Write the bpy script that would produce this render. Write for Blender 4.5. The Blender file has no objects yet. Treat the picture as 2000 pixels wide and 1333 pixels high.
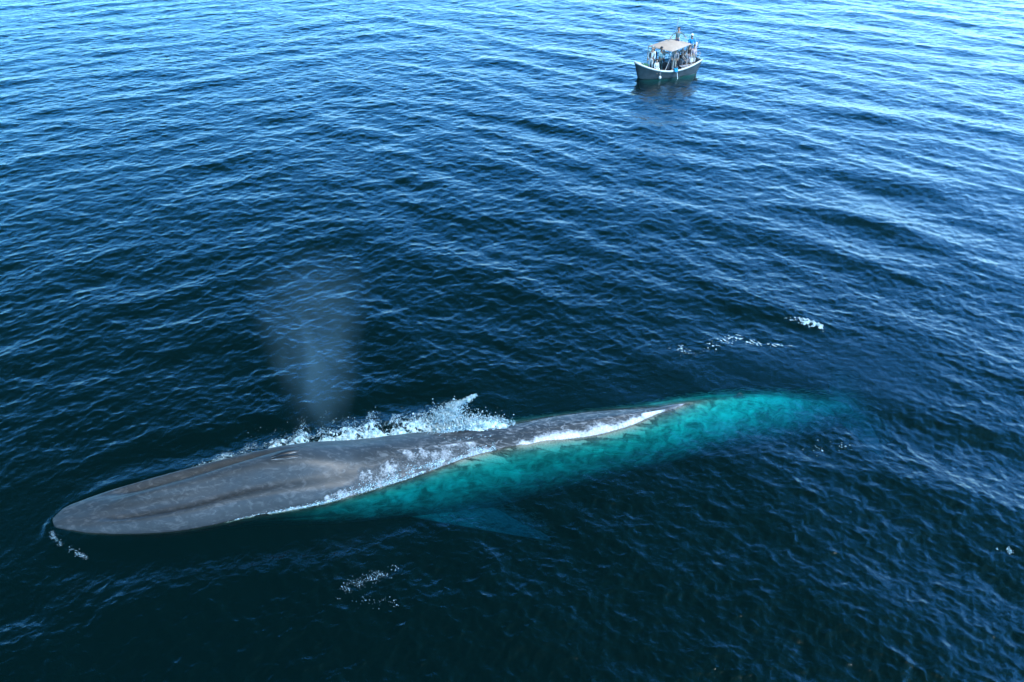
import bpy, bmesh, math, random
import numpy as np
from mathutils import Vector, Matrix, noise

# ------------------------------------------------------------------ camera, sky, sun
scene = bpy.context.scene
COL = scene.collection
cam_d = bpy.data.cameras.new('camera')
cam = bpy.data.objects.new('camera', cam_d)
COL.objects.link(cam)
cam.location = (0, 0, 16)
cam.rotation_euler = (math.radians(90 - 38), 0, 0)
cam_d.sensor_width = 36
cam_d.lens = 24
cam_d.clip_start = 0.1
cam_d.clip_end = 20000
scene.camera = cam

SUN_DIR = Vector((0.42, -0.34, 0.84)).normalized()      # towards the sun
sun_el = math.asin(SUN_DIR.z)
sun_az = math.atan2(SUN_DIR.x, SUN_DIR.y)               # clockwise from +Y
world = bpy.data.worlds.new('World')
scene.world = world
world.use_nodes = True
wn = world.node_tree
bg = wn.nodes['Background']
sky = wn.nodes.new('ShaderNodeTexSky')
sky.sky_type = 'NISHITA'
sky.sun_disc = False
sky.sun_elevation = sun_el
sky.sun_rotation = sun_az
sky.altitude = 0
sky.air_density = 1.0
sky.dust_density = 0.6
sky.ozone_density = 3.5
# unseen cloud bank added low and rightward to brighten sea reflections; sky dimmed overhead
wtc = wn.nodes.new('ShaderNodeTexCoord')
wsep = wn.nodes.new('ShaderNodeSeparateXYZ')
wn.links.new(wtc.outputs['Generated'], wsep.inputs[0])
wcl = wn.nodes.new('ShaderNodeTexNoise'); wcl.inputs['Scale'].default_value = 2.2; wcl.inputs['Detail'].default_value = 6
wmp = wn.nodes.new('ShaderNodeMapping'); wmp.inputs['Scale'].default_value = (1, 1, 3.2)
wn.links.new(wtc.outputs['Generated'], wmp.inputs['Vector']); wn.links.new(wmp.outputs[0], wcl.inputs['Vector'])
def wmath(op, a, b):
    n = wn.nodes.new('ShaderNodeMath'); n.operation = op
    for i, v in enumerate((a, b)):
        if isinstance(v, (int, float)): n.inputs[i].default_value = v
        else: wn.links.new(v, n.inputs[i])
    return n.outputs[0]
wz = wmath('ADD', wsep.outputs['Z'], wmath('MULTIPLY', wmath('SUBTRACT', wcl.outputs['Fac'], 0.5), 0.28))
wz = wmath('SUBTRACT', wz, wmath('MULTIPLY', wsep.outputs['X'], 0.20))
wr = wn.nodes.new('ShaderNodeValToRGB')
wr.color_ramp.interpolation = 'EASE'
els = wr.color_ramp.elements
els[0].position = 0.02; els[0].color = (0.48, 0.74, 0.90, 1)
els[1].position = 1.0; els[1].color = (0.05, 0.085, 0.045, 1)
for p_, c_ in ((0.26, (0.32, 0.72, 0.98, 1)), (0.44, (0.13, 0.62, 0.98, 1)), (0.64, (0.07, 0.30, 0.32, 1)), (0.82, (0.05, 0.14, 0.085, 1))):
    e_ = els.new(p_); e_.color = c_
wn.links.new(wz, wr.inputs['Fac'])
wmul = wn.nodes.new('ShaderNodeMix'); wmul.data_type = 'RGBA'; wmul.blend_type = 'MULTIPLY'; wmul.inputs['Factor'].default_value = 1.0
wn.links.new(sky.outputs[0], wmul.inputs['A']); wn.links.new(wr.outputs['Color'], wmul.inputs['B'])
wgain = wn.nodes.new('ShaderNodeVectorMath'); wgain.operation = 'SCALE'; wgain.inputs['Scale'].default_value = 5.2
wn.links.new(wmul.outputs['Result'], wgain.inputs[0])
wn.links.new(wmath('MULTIPLY', wmath('ADD', wmath('MULTIPLY', wsep.outputs['X'], 0.5), 1.0), 6.1), wgain.inputs['Scale'])
wn.links.new(wgain.outputs[0], bg.inputs['Color'])
bg.inputs['Strength'].default_value = 0.13
sun_d = bpy.data.lights.new('sun', 'SUN')
sun_d.energy = 4.2
sun_d.angle = math.radians(0.53)
sun_d.color = (1.0, 0.99, 0.97)
sun = bpy.data.objects.new('sun', sun_d)
COL.objects.link(sun)
sun.location = SUN_DIR * 60
sun.rotation_euler = SUN_DIR.to_track_quat('Z', 'Y').to_euler()

scene.view_settings.view_transform = 'Standard'
scene.view_settings.look = 'None'
scene.view_settings.exposure = 0.25
scene.view_settings.gamma = 1.0
scene.render.engine = 'CYCLES'
cy = scene.cycles
cy.max_bounces = 8
cy.diffuse_bounces = 2
cy.glossy_bounces = 3
cy.transmission_bounces = 5
cy.volume_bounces = 1
cy.transparent_max_bounces = 16
cy.caustics_reflective = False
cy.caustics_refractive = False
cy.sample_clamp_indirect = 4
cy.use_denoising = True
cy.volume_step_rate = 1.0
cy.volume_max_steps = 64

# ------------------------------------------------------------------ helpers
def tag(o, label=None, cat=None, group=None, kind=None):
    if label: o['label'] = label
    if cat: o['category'] = cat
    if group: o['group'] = group
    if kind: o['kind'] = kind
    return o

def link(name, me, mat=None, parent=None, smooth=True):
    o = bpy.data.objects.new(name, me)
    COL.objects.link(o)
    if mat: me.materials.append(mat)
    if parent: o.parent = parent
    if smooth and len(me.polygons):
        me.polygons.foreach_set('use_smooth', [True] * len(me.polygons))
    return o

def np_mesh(name, verts, quads, tris=None):
    me = bpy.data.meshes.new(name)
    verts = np.asarray(verts, dtype=np.float32)
    me.vertices.add(len(verts))
    me.vertices.foreach_set('co', verts.ravel())
    q = np.asarray(quads, dtype=np.int32).reshape(-1, 4)
    t = np.asarray(tris if tris is not None else np.zeros((0, 3)), dtype=np.int32).reshape(-1, 3)
    me.loops.add(q.size + t.size)
    me.loops.foreach_set('vertex_index', np.concatenate([q.ravel(), t.ravel()]))
    me.polygons.add(len(q) + len(t))
    starts = np.concatenate([np.arange(len(q)) * 4, q.size + np.arange(len(t)) * 3]).astype(np.int32)
    me.polygons.foreach_set('loop_start', starts)
    me.update(calc_edges=True)
    return me

def new_mat(name):
    m = bpy.data.materials.new(name)
    m.use_nodes = True
    nt = m.node_tree
    return m, nt, nt.nodes, nt.links, nt.nodes['Principled BSDF']

def node(nt, typ, **kw):
    n = nt.nodes.new(typ)
    for k, v in kw.items():
        if k in n.inputs.keys() if hasattr(n.inputs, 'keys') else False:
            n.inputs[k].default_value = v
        else:
            setattr(n, k, v)
    return n

def simple_mat(name, col, rough=0.6, var=0.15, scale=8.0, bump=0.0, metal=0.0):
    m, nt, N, L, P = new_mat(name)
    tc = node(nt, 'ShaderNodeTexCoord')
    nz = node(nt, 'ShaderNodeTexNoise')
    nz.inputs['Scale'].default_value = scale
    nz.inputs['Detail'].default_value = 5
    L.new(tc.outputs['Object'], nz.inputs['Vector'])
    r = node(nt, 'ShaderNodeValToRGB')
    r.color_ramp.elements[0].position = 0.3
    r.color_ramp.elements[1].position = 0.7
    r.color_ramp.elements[0].color = tuple(c * (1 - var) for c in col) + (1,)
    r.color_ramp.elements[1].color = tuple(min(1, c * (1 + var)) for c in col) + (1,)
    L.new(nz.outputs['Fac'], r.inputs['Fac'])
    L.new(r.outputs['Color'], P.inputs['Base Color'])
    P.inputs['Roughness'].default_value = rough
    P.inputs['Metallic'].default_value = metal
    if bump:
        b = node(nt, 'ShaderNodeBump')
        b.inputs['Strength'].default_value = bump
        b.inputs['Distance'].default_value = 0.02
        L.new(nz.outputs['Fac'], b.inputs['Height'])
        L.new(b.outputs['Normal'], P.inputs['Normal'])
    return m

def smooth01(x):
    x = np.clip(x, 0, 1)
    return x * x * (3 - 2 * x)

# ------------------------------------------------------------------ whale body stations (world metres)
# X, Y of the centre line, half width, half height, centre z
ST = np.array([
    [-13.10, 12.23, 0.05, 0.04, -0.02],
    [-12.95, 12.25, 0.30, 0.12, -0.03],
    [-12.60, 12.33, 0.49, 0.22, -0.04],
    [-11.72, 12.46, 0.77, 0.38, -0.04],
    [-9.66, 12.82, 1.07, 0.66, -0.02],
    [-7.69, 13.40, 1.15, 0.95, -0.12],
    [-6.20, 13.80, 1.26, 1.14, -0.30],
    [-4.82, 14.20, 1.30, 1.24, -0.62],
    [-3.30, 14.68, 1.34, 1.32, -0.93],
    [-1.69, 15.15, 1.34, 1.34, -1.18],
    [0.00, 15.54, 1.32, 1.33, -1.23],
    [1.80, 15.90, 1.24, 1.27, -1.15],
    [3.50, 16.27, 1.10, 1.19, -1.09],
    [5.00, 16.72, 1.04, 1.16, -1.21],
    [6.36, 17.20, 1.00, 1.12, -1.32],
    [8.00, 17.62, 0.92, 1.06, -1.46],
    [9.40, 17.95, 0.80, 0.98, -1.68],
    [10.60, 18.20, 0.64, 0.86, -1.92],
    [11.60, 18.42, 0.46, 0.70, -2.00],
    [12.60, 18.62, 0.30, 0.50, -2.10],
    [13.20, 18.76, 0.14, 0.16, -2.6]])

def catmull(P, n):
    """resample the stations evenly by arc length with a Catmull-Rom curve"""
    P = np.vstack([2 * P[0] - P[1], P, 2 * P[-1] - P[-2]])
    out = []
    for i in range(1, len(P) - 2):
        t = np.linspace(0, 1, 40, endpoint=(i == len(P) - 3))[:, None]
        p0, p1, p2, p3 = P[i - 1], P[i], P[i + 1], P[i + 2]
        d1 = np.linalg.norm(p2[:2] - p1[:2]); d0 = np.linalg.norm(p1[:2] - p0[:2]); d2 = np.linalg.norm(p3[:2] - p2[:2])
        m1 = (p2 - p0) / (d0 + d1) * d1
        m2 = (p3 - p1) / (d1 + d2) * d1
        out.append((2*t**3 - 3*t**2 + 1) * p1 + (t**3 - 2*t**2 + t) * m1 + (-2*t**3 + 3*t**2) * p2 + (t**3 - t**2) * m2)
    C = np.vstack(out)
    s = np.concatenate([[0], np.cumsum(np.linalg.norm(np.diff(C[:, :2], axis=0), axis=1))])
    u = np.linspace(0, s[-1], n)
    return np.stack([np.interp(u, s, C[:, k]) for k in range(C.shape[1])], axis=1), u

SPINE, SPU = catmull(ST, 900)
WLEN = SPU[-1]

def whale_sd(x, y):
    """station along the whale and signed lateral offset (far side positive) of ground points"""
    x = np.asarray(x); y = np.asarray(y)
    sx = SPINE[::6]; su = SPU[::6]
    best = np.full(x.shape, 1e9); s = np.zeros(x.shape); v = np.zeros(x.shape)
    for i in range(len(sx)):
        j = min(i + 1, len(sx) - 1); k = max(i - 1, 0)
        t = sx[j, :2] - sx[k, :2]; t = t / np.linalg.norm(t)
        dx = x - sx[i, 0]; dy = y - sx[i, 1]
        d = dx * dx + dy * dy
        m = d < best
        best[m] = d[m]
        al = dx[m] * t[0] + dy[m] * t[1]
        s[m] = su[i] + al
        v[m] = -dx[m] * t[1] + dy[m] * t[0]
    return s, v, np.sqrt(best)

# ------------------------------------------------------------------ sea: wave fields on periodic tiles
class Field:
    def __init__(self, N, L, seed, dirs, kmin, kmax, slope, pw=4.0, chop=1.0, rot=0.0, off=(0, 0)):
        rg = np.random.default_rng(seed)
        k1 = 2 * np.pi * np.fft.fftfreq(N, L / N)
        KX, KY = np.meshgrid(k1, k1, indexing='ij')
        K = np.sqrt(KX**2 + KY**2); K[0, 0] = 1e-6
        th = np.arctan2(KY, KX)
        D = np.zeros_like(K)
        for a, w, p in dirs:
            c = np.cos(th - math.radians(a))
            D += w * np.clip(c, 0, 1) ** p
        S = K ** (-pw) * D * np.exp(-(kmin / K) ** 4) * np.exp(-(K / kmax) ** 2)
        S[0, 0] = 0
        A = np.sqrt(S) * (rg.normal(size=K.shape) + 1j * rg.normal(size=K.shape))
        sx = np.fft.ifft2(1j * KX * A).real; sy = np.fft.ifft2(1j * KY * A).real
        A *= slope / math.sqrt((sx**2 + sy**2).mean())
        self.h = np.fft.ifft2(A).real
        self.dx = np.fft.ifft2(1j * KX / K * A).real * chop
        self.dy = np.fft.ifft2(1j * KY / K * A).real * chop
        self.N, self.L = N, L
        self.c, self.s = math.cos(rot), math.sin(rot)
        self.off = off
    def __call__(self, x, y):
        u = (x * self.c + y * self.s + self.off[0]) / self.L * self.N
        v = (-x * self.s + y * self.c + self.off[1]) / self.L * self.N
        iu = np.floor(u); iv = np.floor(v); fu = u - iu; fv = v - iv
        iu = iu.astype(np.int64) % self.N; iv = iv.astype(np.int64) % self.N
        ju = (iu + 1) % self.N; jv = (iv + 1) % self.N
        def g(a):
            return (a[iu, iv] * (1 - fu) * (1 - fv) + a[ju, iv] * fu * (1 - fv) + a[iu, jv] * (1 - fu) * fv + a[ju, jv] * fu * fv)
        h, a, b = g(self.h), g(self.dx), g(self.dy)
        return h, a * self.c - b * self.s, a * self.s + b * self.c

F_SW_L = Field(512, 57.0, 3, [(-64, 1, 7)], 2*np.pi/6.0, 2*np.pi/1.8, 0.032, 4.0, 0.7)
F_SW_R = Field(512, 63.0, 5, [(-126, 1, 8)], 2*np.pi/7.5, 2*np.pi/1.8, 0.042, 4.0, 0.7)
F_MID = Field(1024, 43.0, 11, [(-90, 1, 1), (-50, .8, 4), (-132, .8, 4)], 2*np.pi/1.7, 2*np.pi/0.25, 0.080, 3.7, 0.85)
F_CH = Field(1024, 23.7, 17, [(-90, 1, 1), (-135, .7, 3), (-45, .7, 3)], 2*np.pi/0.6, 2*np.pi/0.07, 0.145, 3.4, 0.8, 0.21, (3, 7))

def calm(x, y):
    """how much the waves are flattened beside the whale"""
    s, v, d = whale_sd(x, y)
    w = np.interp(s, SPU, SPINE[:, 2])
    q = smooth01((np.abs(v) - w * 0.7) / 3.0) * smooth01((s + 0) * 0 + 1)
    out = (s < -2) | (s > WLEN + 1)
    q = np.where(out, smooth01((d - 0.5) / 3), q)
    return 0.22 + 0.78 * q

BOW = [(-13.15, 12.0), (-13.0, 11.6), (-12.3, 11.15), (-11.2, 10.8), (-9.6, 10.5), (-7.8, 10.3)]
BOW2 = [(-13.15, 12.2), (-12.9, 12.7), (-12.2, 13.3), (-11.2, 13.9), (-10.0, 14.5)]
def body_wave(x, y):
    """swelling of the surface pushed up beside the moving body and the ripple curling off the snout"""
    s, v, d = whale_sd(x, y)
    w = np.interp(s, SPU, SPINE[:, 2])
    e = np.abs(v) - w
    ins = smooth01((s + 0.3) / 1.5) * smooth01((13 - s) / 3)
    out = ins * (0.06 * np.exp(-((e - 0.15) / 0.35) ** 2) - 0.05 * np.exp(-((e - 1.1) / 0.5) ** 2) + 0.03 * np.exp(-((e - 2.0) / 0.5) ** 2))
    for path, amp in ((BOW, 0.05), (BOW2, 0.022)):
        P = np.array(path); D = np.full(x.shape, 1e9); U = np.zeros(x.shape)
        for i in range(len(P) - 1):
            ab = P[i + 1] - P[i]; t = np.clip(((x - P[i, 0]) * ab[0] + (y - P[i, 1]) * ab[1]) / (ab ** 2).sum(), 0, 1)
            dd = np.hypot(x - P[i, 0] - t * ab[0], y - P[i, 1] - t * ab[1])
            m = dd < D; D[m] = dd[m]; U[m] = i + t[m]
        out += amp * np.exp(-(D / (0.10 + 0.03 * U)) ** 2) * (1 - U / (len(P) - 0.9))
    return out

def sea(x, y, full=False):
    """displacement of the still water surface at ground points"""
    wl = smooth01((10 - x - (y - 20) * 0.15) / 30.0)
    wr = 1 - wl
    a = F_SW_L(x, y); b = F_SW_R(x, y); m = F_MID(x, y); c = F_CH(x, y)
    cl = np.ones_like(x)
    near = (np.abs(x) < 20) & (y > 6) & (y < 25)
    if near.any():
        cl[near] = calm(x[near], y[near])
    k1 = 0.35 + 0.85 * wl; k2 = 0.35 + 0.95 * wr
    far = 1 / (1 + (np.maximum(y, 0) / 400.0) ** 2)
    r = [(k1 * a[i] + k2 * b[i]) * (0.3 + 0.7 * cl) + m[i] * cl + c[i] * (0.3 + 0.7 * cl) for i in range(3)]
    h = r[0] * far
    if near.any():
        h[near] += body_wave(x[near], y[near])
    return h, r[1] * far, r[2] * far
# ------------------------------------------------------------------ sea surface mesh
def build_sea():
    H = 16.0
    ys = [3.0]
    while ys[-1] < 3000:
        y = ys[-1]
        d = (y * y + H * H) / (H * 682.0) * 0.85
        d = max(0.022, d)
        if y < 100: d = min(d, 0.10)
        elif y < 160: d = min(d, 0.10 + (y - 100) * 0.01)
        else: d = min(d, (y - 150) * 0.07)
        ys.append(y + d)
    ys = np.array(ys)
    nc = 1250
    u = np.linspace(-1, 1, nc)
    u = 0.86 * u + 0.14 * u ** 5
    half = 13.5 + ys * 0.86
    X = half[:, None] * u[None, :]
    Y = np.repeat(ys[:, None], nc, 1)
    h, dx, dy = sea(X.ravel(), Y.ravel())
    edge = (smooth01((1 - np.abs(u)) / 0.02)[None, :] * smooth01((ys - 3.0) / 0.4)[:, None] * smooth01((3000 - ys) / 500)[:, None]).ravel()
    V = np.stack([X.ravel() + dx * edge, Y.ravel() + dy * edge, h * edge], 1)
    nr = len(ys)
    idx = np.arange(nr * nc).reshape(nr, nc)
    Q = np.stack([idx[:-1, :-1], idx[:-1, 1:], idx[1:, 1:], idx[1:, :-1]], -1).reshape(-1, 4)
    # sides and underside close the body of water
    ring = np.concatenate([idx[0, :], idx[1:, -1], idx[-1, -2::-1], idx[-2:0:-1, 0]])
    low = V[ring].copy(); low[:, 2] = -40
    n0 = len(V)
    V = np.vstack([V, low, [[0, 200, -40]]])
    r2 = np.roll(ring, -1)
    li = n0 + np.arange(len(ring)); l2 = np.roll(li, -1)
    side = np.stack([ring, li, l2, r2], 1)
    tri = np.stack([np.full(len(ring), len(V) - 1), l2, li], 1)
    me = np_mesh('sea', V, np.vstack([Q, side]), tri)
    return me, nr, nc

def sea_material():
    m, nt, N, L, P = new_mat('sea_water')
    N.remove(P)
    out = N['Material Output']
    geo = node(nt, 'ShaderNodeNewGeometry')
    mp = node(nt, 'ShaderNodeMapping'); mp.inputs['Scale'].default_value = (1.0, 1.6, 1.0)
    L.new(geo.outputs['Position'], mp.inputs['Vector'])
    n1 = node(nt, 'ShaderNodeTexNoise'); n1.inputs['Scale'].default_value = 9.0; n1.inputs['Detail'].default_value = 4; n1.inputs['Roughness'].default_value = 0.55
    n1.inputs['Distortion'].default_value = 0.6
    L.new(mp.outputs[0], n1.inputs['Vector'])
    b1 = node(nt, 'ShaderNodeBump'); b1.inputs['Strength'].default_value = 1.0; b1.inputs['Distance'].default_value = 0.008
    L.new(n1.outputs['Fac'], b1.inputs['Height'])
    fr = node(nt, 'ShaderNodeFresnel'); fr.inputs['IOR'].default_value = 1.333
    L.new(b1.outputs['Normal'], fr.inputs['Normal'])
    gl = node(nt, 'ShaderNodeBsdfGlossy'); gl.inputs['Roughness'].default_value = 0.12
    gl.inputs['Color'].default_value = (1, 1, 1, 1)
    L.new(b1.outputs['Normal'], gl.inputs['Normal'])
    tr = node(nt, 'ShaderNodeBsdfTransparent'); tr.inputs['Color'].default_value = (1, 1, 1, 1)
    df = node(nt, 'ShaderNodeBsdfDiffuse'); df.inputs['Color'].default_value = (0.006, 0.10, 0.105, 1)
    L.new(b1.outputs['Normal'], df.inputs['Normal'])
    rf = node(nt, 'ShaderNodeBsdfRefraction'); rf.inputs['IOR'].default_value = 1.16; rf.inputs['Roughness'].default_value = 0.0
    b2 = node(nt, 'ShaderNodeBump'); b2.inputs['Strength'].default_value = 1.0; b2.inputs['Distance'].default_value = 0.11
    n2 = node(nt, 'ShaderNodeTexNoise'); n2.inputs['Scale'].default_value = 3.2; n2.inputs['Detail'].default_value = 4; n2.inputs['Distortion'].default_value = 1.2
    L.new(mp.outputs[0], n2.inputs['Vector']); L.new(n2.outputs['Fac'], b2.inputs['Height']); L.new(b1.outputs['Normal'], b2.inputs['Normal'])
    L.new(b2.outputs['Normal'], rf.inputs['Normal'])
    mt = node(nt, 'ShaderNodeMixShader'); mt.inputs['Fac'].default_value = 0.42
    L.new(tr.outputs[0], mt.inputs[1]); L.new(rf.outputs[0], mt.inputs[2])
    mb = node(nt, 'ShaderNodeMixShader'); mb.inputs['Fac'].default_value = 0.045
    L.new(mt.outputs[0], mb.inputs[1]); L.new(df.outputs[0], mb.inputs[2])
    mx = node(nt, 'ShaderNodeMixShader')
    L.new(fr.outputs[0], mx.inputs['Fac']); L.new(mb.outputs[0], mx.inputs[1]); L.new(gl.outputs[0], mx.inputs[2])
    L.new(mx.outputs[0], out.inputs['Surface'])
    va = node(nt, 'ShaderNodeVolumeAbsorption'); va.inputs['Color'].default_value = (0.0, 0.948, 0.973, 1); va.inputs['Density'].default_value = 5.6
    L.new(va.outputs[0], out.inputs['Volume'])
    return m

me, NR, NC = build_sea()
sea_mat = sea_material()
water = link('water', me, sea_mat)
tag(water, 'rippled deep blue sea water around the whale and the boat', 'water', kind='structure')
bed = link('seabed', np_mesh('seabed', [(-2500, 3.5, -39), (2500, 3.5, -39), (2500, 2900, -39), (-2500, 2900, -39)], [(0, 1, 2, 3)]), simple_mat('seabed_silt', (0.004, 0.012, 0.014), 0.9), smooth=False)
tag(bed, 'dark deep sea bottom below the water', 'seabed', kind='structure')
print('sea verts', NR, NC)
# ------------------------------------------------------------------ blue whale
TAN = np.gradient(SPINE[:, :2], axis=0); TAN /= np.linalg.norm(TAN, axis=1)[:, None]
def spine_at(s):
    r = [np.interp(s, SPU, SPINE[:, k]) for k in range(5)]
    t = [np.interp(s, SPU, TAN[:, k]) for k in range(2)]
    return r, t
def whale_pos(s, v):
    """ground position at station s with lateral offset v (far side positive)"""
    r, t = spine_at(s)
    return r[0] - t[1] * v, r[1] + t[0] * v
def near_s(X):
    return float(np.interp(X, SPINE[:, 0], SPU))
S_BLOW = near_s(-6.62)

def fbm(P, octaves=4, seed=0.0):
    """cheap smooth noise built from sines of rotated coordinates, for arrays of points"""
    rg = np.random.default_rng(int(seed * 10) + 1)
    out = np.zeros(len(P)); amp = 1.0; f = 1.0; tot = 0
    for o in range(octaves):
        for k in range(5):
            d = rg.normal(size=P.shape[1]); d /= np.linalg.norm(d)
            w = P @ d * f * rg.uniform(0.75, 1.35) * 2.2 + rg.uniform(0, 6.28)
            d2 = rg.normal(size=P.shape[1]); d2 /= np.linalg.norm(d2)
            out += amp * np.sin(w + 1.7 * np.sin(P @ d2 * f * 1.3 + rg.uniform(0, 6.28)))
        tot += amp * 5 ** 0.5 * 0.7
        amp *= 0.55; f *= 2.05
    return out / tot

def whale_body_profile(s, q, up):
    """height above the centre line for lateral fraction q"""
    r, _ = spine_at(s)
    w, h = r[2], r[3]
    base = np.sqrt(np.clip(1 - q * q, 0, 1))
    head = smooth01((9.2 - s) / 4.2)
    flat = (1 - np.abs(q) ** 4.5) ** 0.62
    v = q * w
    top = h * ((1 - head * 0.85) * base + head * 0.85 * flat * 0.93)
    # median ridge broadening to the splash guard in front of the blowhole
    rs = np.clip((s - 1.2) / (S_BLOW - 1.2), 0, 1.3)
    sig = 0.11 + 0.36 * rs ** 2.0
    rh = (0.10 + 0.17 * rs ** 1.2) * smooth01((s - 1.2) / 1.6) * smooth01((S_BLOW + 2.6 - s) / 2.9)
    top = top + rh * np.exp(-np.abs(v / sig) ** 3)
    # long shallow trough each side of the ridge and a rounded shoulder along the lip
    tr = smooth01((10.8 - s) / 6.5) * smooth01((s - 0.9) / 1.5)
    top = top - tr * 0.19 * np.exp(-((np.abs(q) - 0.50) / 0.17) ** 2) * np.minimum(1, h / 0.5)
    top = top + tr * 0.03 * np.exp(-((np.abs(q) - 0.80) / 0.10) ** 2)
    # slight hollow behind the blowhole and muscle along the spine
    top = top - 0.012 * np.exp(-((s - S_BLOW - 1.3) / 0.6) ** 2) * np.exp(-(v / 0.45) ** 2)
    bk = smooth01((s - 14) / 6)
    top = top + bk * 0.10 * h * np.exp(-np.abs(q / 0.16) ** 1.6)
    low = -h * base * (1.0 + 0.35 * head * smooth01(s / 3))
    low = low * (1 + 0 * v)
    return np.where(up, top, low)

def build_whale():
    nl, na = 1000, 300
    s = np.linspace(0.0, WLEN, nl)
    th = np.linspace(0, 2 * np.pi, na, endpoint=False)
    Sg, T = np.meshgrid(s, th, indexing='ij')
    Sg = Sg.ravel(); T = T.ravel()
    q = np.cos(T); up = np.sin(T) >= 0
    r, t = spine_at(Sg)
    w = r[2] * np.where(up, 1.0, 1.0 - 0.20 * smooth01((8 - Sg) / 3) * np.clip(-np.sin(T) * 2.2, 0, 1))
    z = whale_body_profile(Sg, q, up)
    # crease of the mouth under the lip
    lip = smooth01((8.2 - Sg) / 1.5) * smooth01((Sg - 0.5) / 0.8)
    inset = 0.05 * lip * np.exp(-((np.sin(T) + 0.10) / 0.05) ** 2)
    # throat grooves
    gro = smooth01((15 - Sg) / 2) * smooth01((Sg - 1.5) / 1.5) * np.clip(-np.sin(T) * 2 - 0.5, 0, 1)
    inset = inset + 0.012 * gro * (np.sin(T * 70) > 0)
    v = q * w * (1 - inset)
    # irregular flesh
    P = np.stack([Sg * 0.55, q * 1.6, np.sin(T) * 1.6], 1)
    z = z + 0.012 * fbm(P, 3, 4) * np.minimum(1, r[3] / 0.5)
    X = r[0] - t[1] * v; Y = r[1] + t[0] * v; Z = r[4] + z
    V = np.stack([X, Y, Z], 1)
    idx = np.arange(nl * na).reshape(nl, na)
    i2 = np.roll(idx, -1, axis=1)
    Q = np.stack([idx[:-1], idx[1:], i2[1:], i2[:-1]], -1).reshape(-1, 4)
    n = len(V)
    caps = np.array([V[:na].mean(0), V[-na:].mean(0)])
    tri = [(n, int(idx[0, j]), int(idx[0, (j + 1) % na])) for j in range(na)]
    tri += [(n + 1, int(idx[-1, (j + 1) % na]), int(idx[-1, j])) for j in range(na)]
    V = np.vstack([V, caps])
    # white water and sun glint put into the skin colour: mask by station, height
    film_glint = np.zeros(len(V))
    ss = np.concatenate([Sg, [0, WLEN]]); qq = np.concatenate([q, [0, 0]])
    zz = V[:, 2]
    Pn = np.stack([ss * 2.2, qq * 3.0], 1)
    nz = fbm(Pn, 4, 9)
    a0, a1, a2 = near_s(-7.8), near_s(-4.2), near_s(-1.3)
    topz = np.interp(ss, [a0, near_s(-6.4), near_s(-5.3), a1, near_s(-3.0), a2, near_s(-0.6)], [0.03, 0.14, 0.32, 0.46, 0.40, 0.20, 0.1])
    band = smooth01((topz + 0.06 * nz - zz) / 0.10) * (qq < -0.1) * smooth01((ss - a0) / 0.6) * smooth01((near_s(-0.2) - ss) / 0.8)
    film_glint = np.maximum(film_glint, band * (0.50 + 0.22 * nz) * smooth01((zz + 0.12) / 0.12))
    # tail stock waterline: wash plus its specular streak put into the colour
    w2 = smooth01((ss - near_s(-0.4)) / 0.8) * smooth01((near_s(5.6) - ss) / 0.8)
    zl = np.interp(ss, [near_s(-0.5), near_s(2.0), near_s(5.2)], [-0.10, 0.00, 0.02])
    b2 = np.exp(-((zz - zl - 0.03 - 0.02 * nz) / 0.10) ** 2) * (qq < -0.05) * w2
    film_glint = np.maximum(film_glint, 1.05 * b2 * np.clip(0.95 + 0.2 * nz, 0.7, 1))
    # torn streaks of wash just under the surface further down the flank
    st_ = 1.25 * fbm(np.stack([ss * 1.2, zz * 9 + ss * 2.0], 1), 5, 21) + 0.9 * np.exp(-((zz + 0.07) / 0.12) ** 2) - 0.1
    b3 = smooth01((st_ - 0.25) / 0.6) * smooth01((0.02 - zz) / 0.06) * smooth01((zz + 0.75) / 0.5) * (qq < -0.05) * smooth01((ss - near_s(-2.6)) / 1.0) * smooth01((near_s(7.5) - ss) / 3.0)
    film_glint = np.maximum(film_glint, 1.0 * b3)
    # ---- fins, same skin
    parts_v, parts_q = [V], [Q]
    off = len(V)
    def blade(root, tip_dir, length, chord, sweep, thick, back, droop, curve):
        nonlocal off
        na2, nb = 40, 24
        out = []
        for i in range(na2):
            f = i / (na2 - 1)
            c = chord * (1 - f) ** 0.55 * (1 + 0.35 * math.sin(math.pi * min(1, f * 1.3))) if curve == 0 else chord * (1 - f ** 1.5) ** 0.9
            c = max(c, 0.02)
            ctr = root + tip_dir * (length * f) + back * (sweep * f ** 1.5) + Vector((0, 0, -droop * f))
            for j in range(nb):
                a = 2 * math.pi * j / nb
                ca, sa = math.cos(a), math.sin(a)
                p = ctr + back * (c * (0.5 - 0.5 * ca)) + Vector((0, 0, 1)) * (thick * (1 - 0.85 * f) * sa * 0.5 * (0.35 + 0.65 * (1 + ca) / 2))
                out.append(p[:])
        ii = np.arange(na2 * nb).reshape(na2, nb)
        jj = np.roll(ii, -1, axis=1)
        parts_v.append(np.array(out)); parts_q.append(np.stack([ii[:-1], ii[1:], jj[1:], jj[:-1]], -1).reshape(-1, 4) + off)
        off += len(out)
    for sg in (-1, 1):
        sp = near_s(-4.1)
        (rr, tt) = spine_at(sp)
        bk = Vector((tt[0], tt[1], 0)); lat = Vector((-tt[1], tt[0], 0)) * sg
        root = Vector((rr[0], rr[1], rr[4] - 0.60)) + lat * 0.95
        blade(root, (lat * 0.34 + bk * 0.94 + Vector((0, 0, -0.16))).normalized(), 5.0, 1.2, 0.3, 0.24, (bk * 0.75 - lat * 0.66).normalized(), 0.8, 0)
        # flukes
        (rr, tt) = spine_at(WLEN - 1.2)
        bk = Vector((tt[0], tt[1], 0)); lat = Vector((-tt[1], tt[0], 0)) * sg
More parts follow.
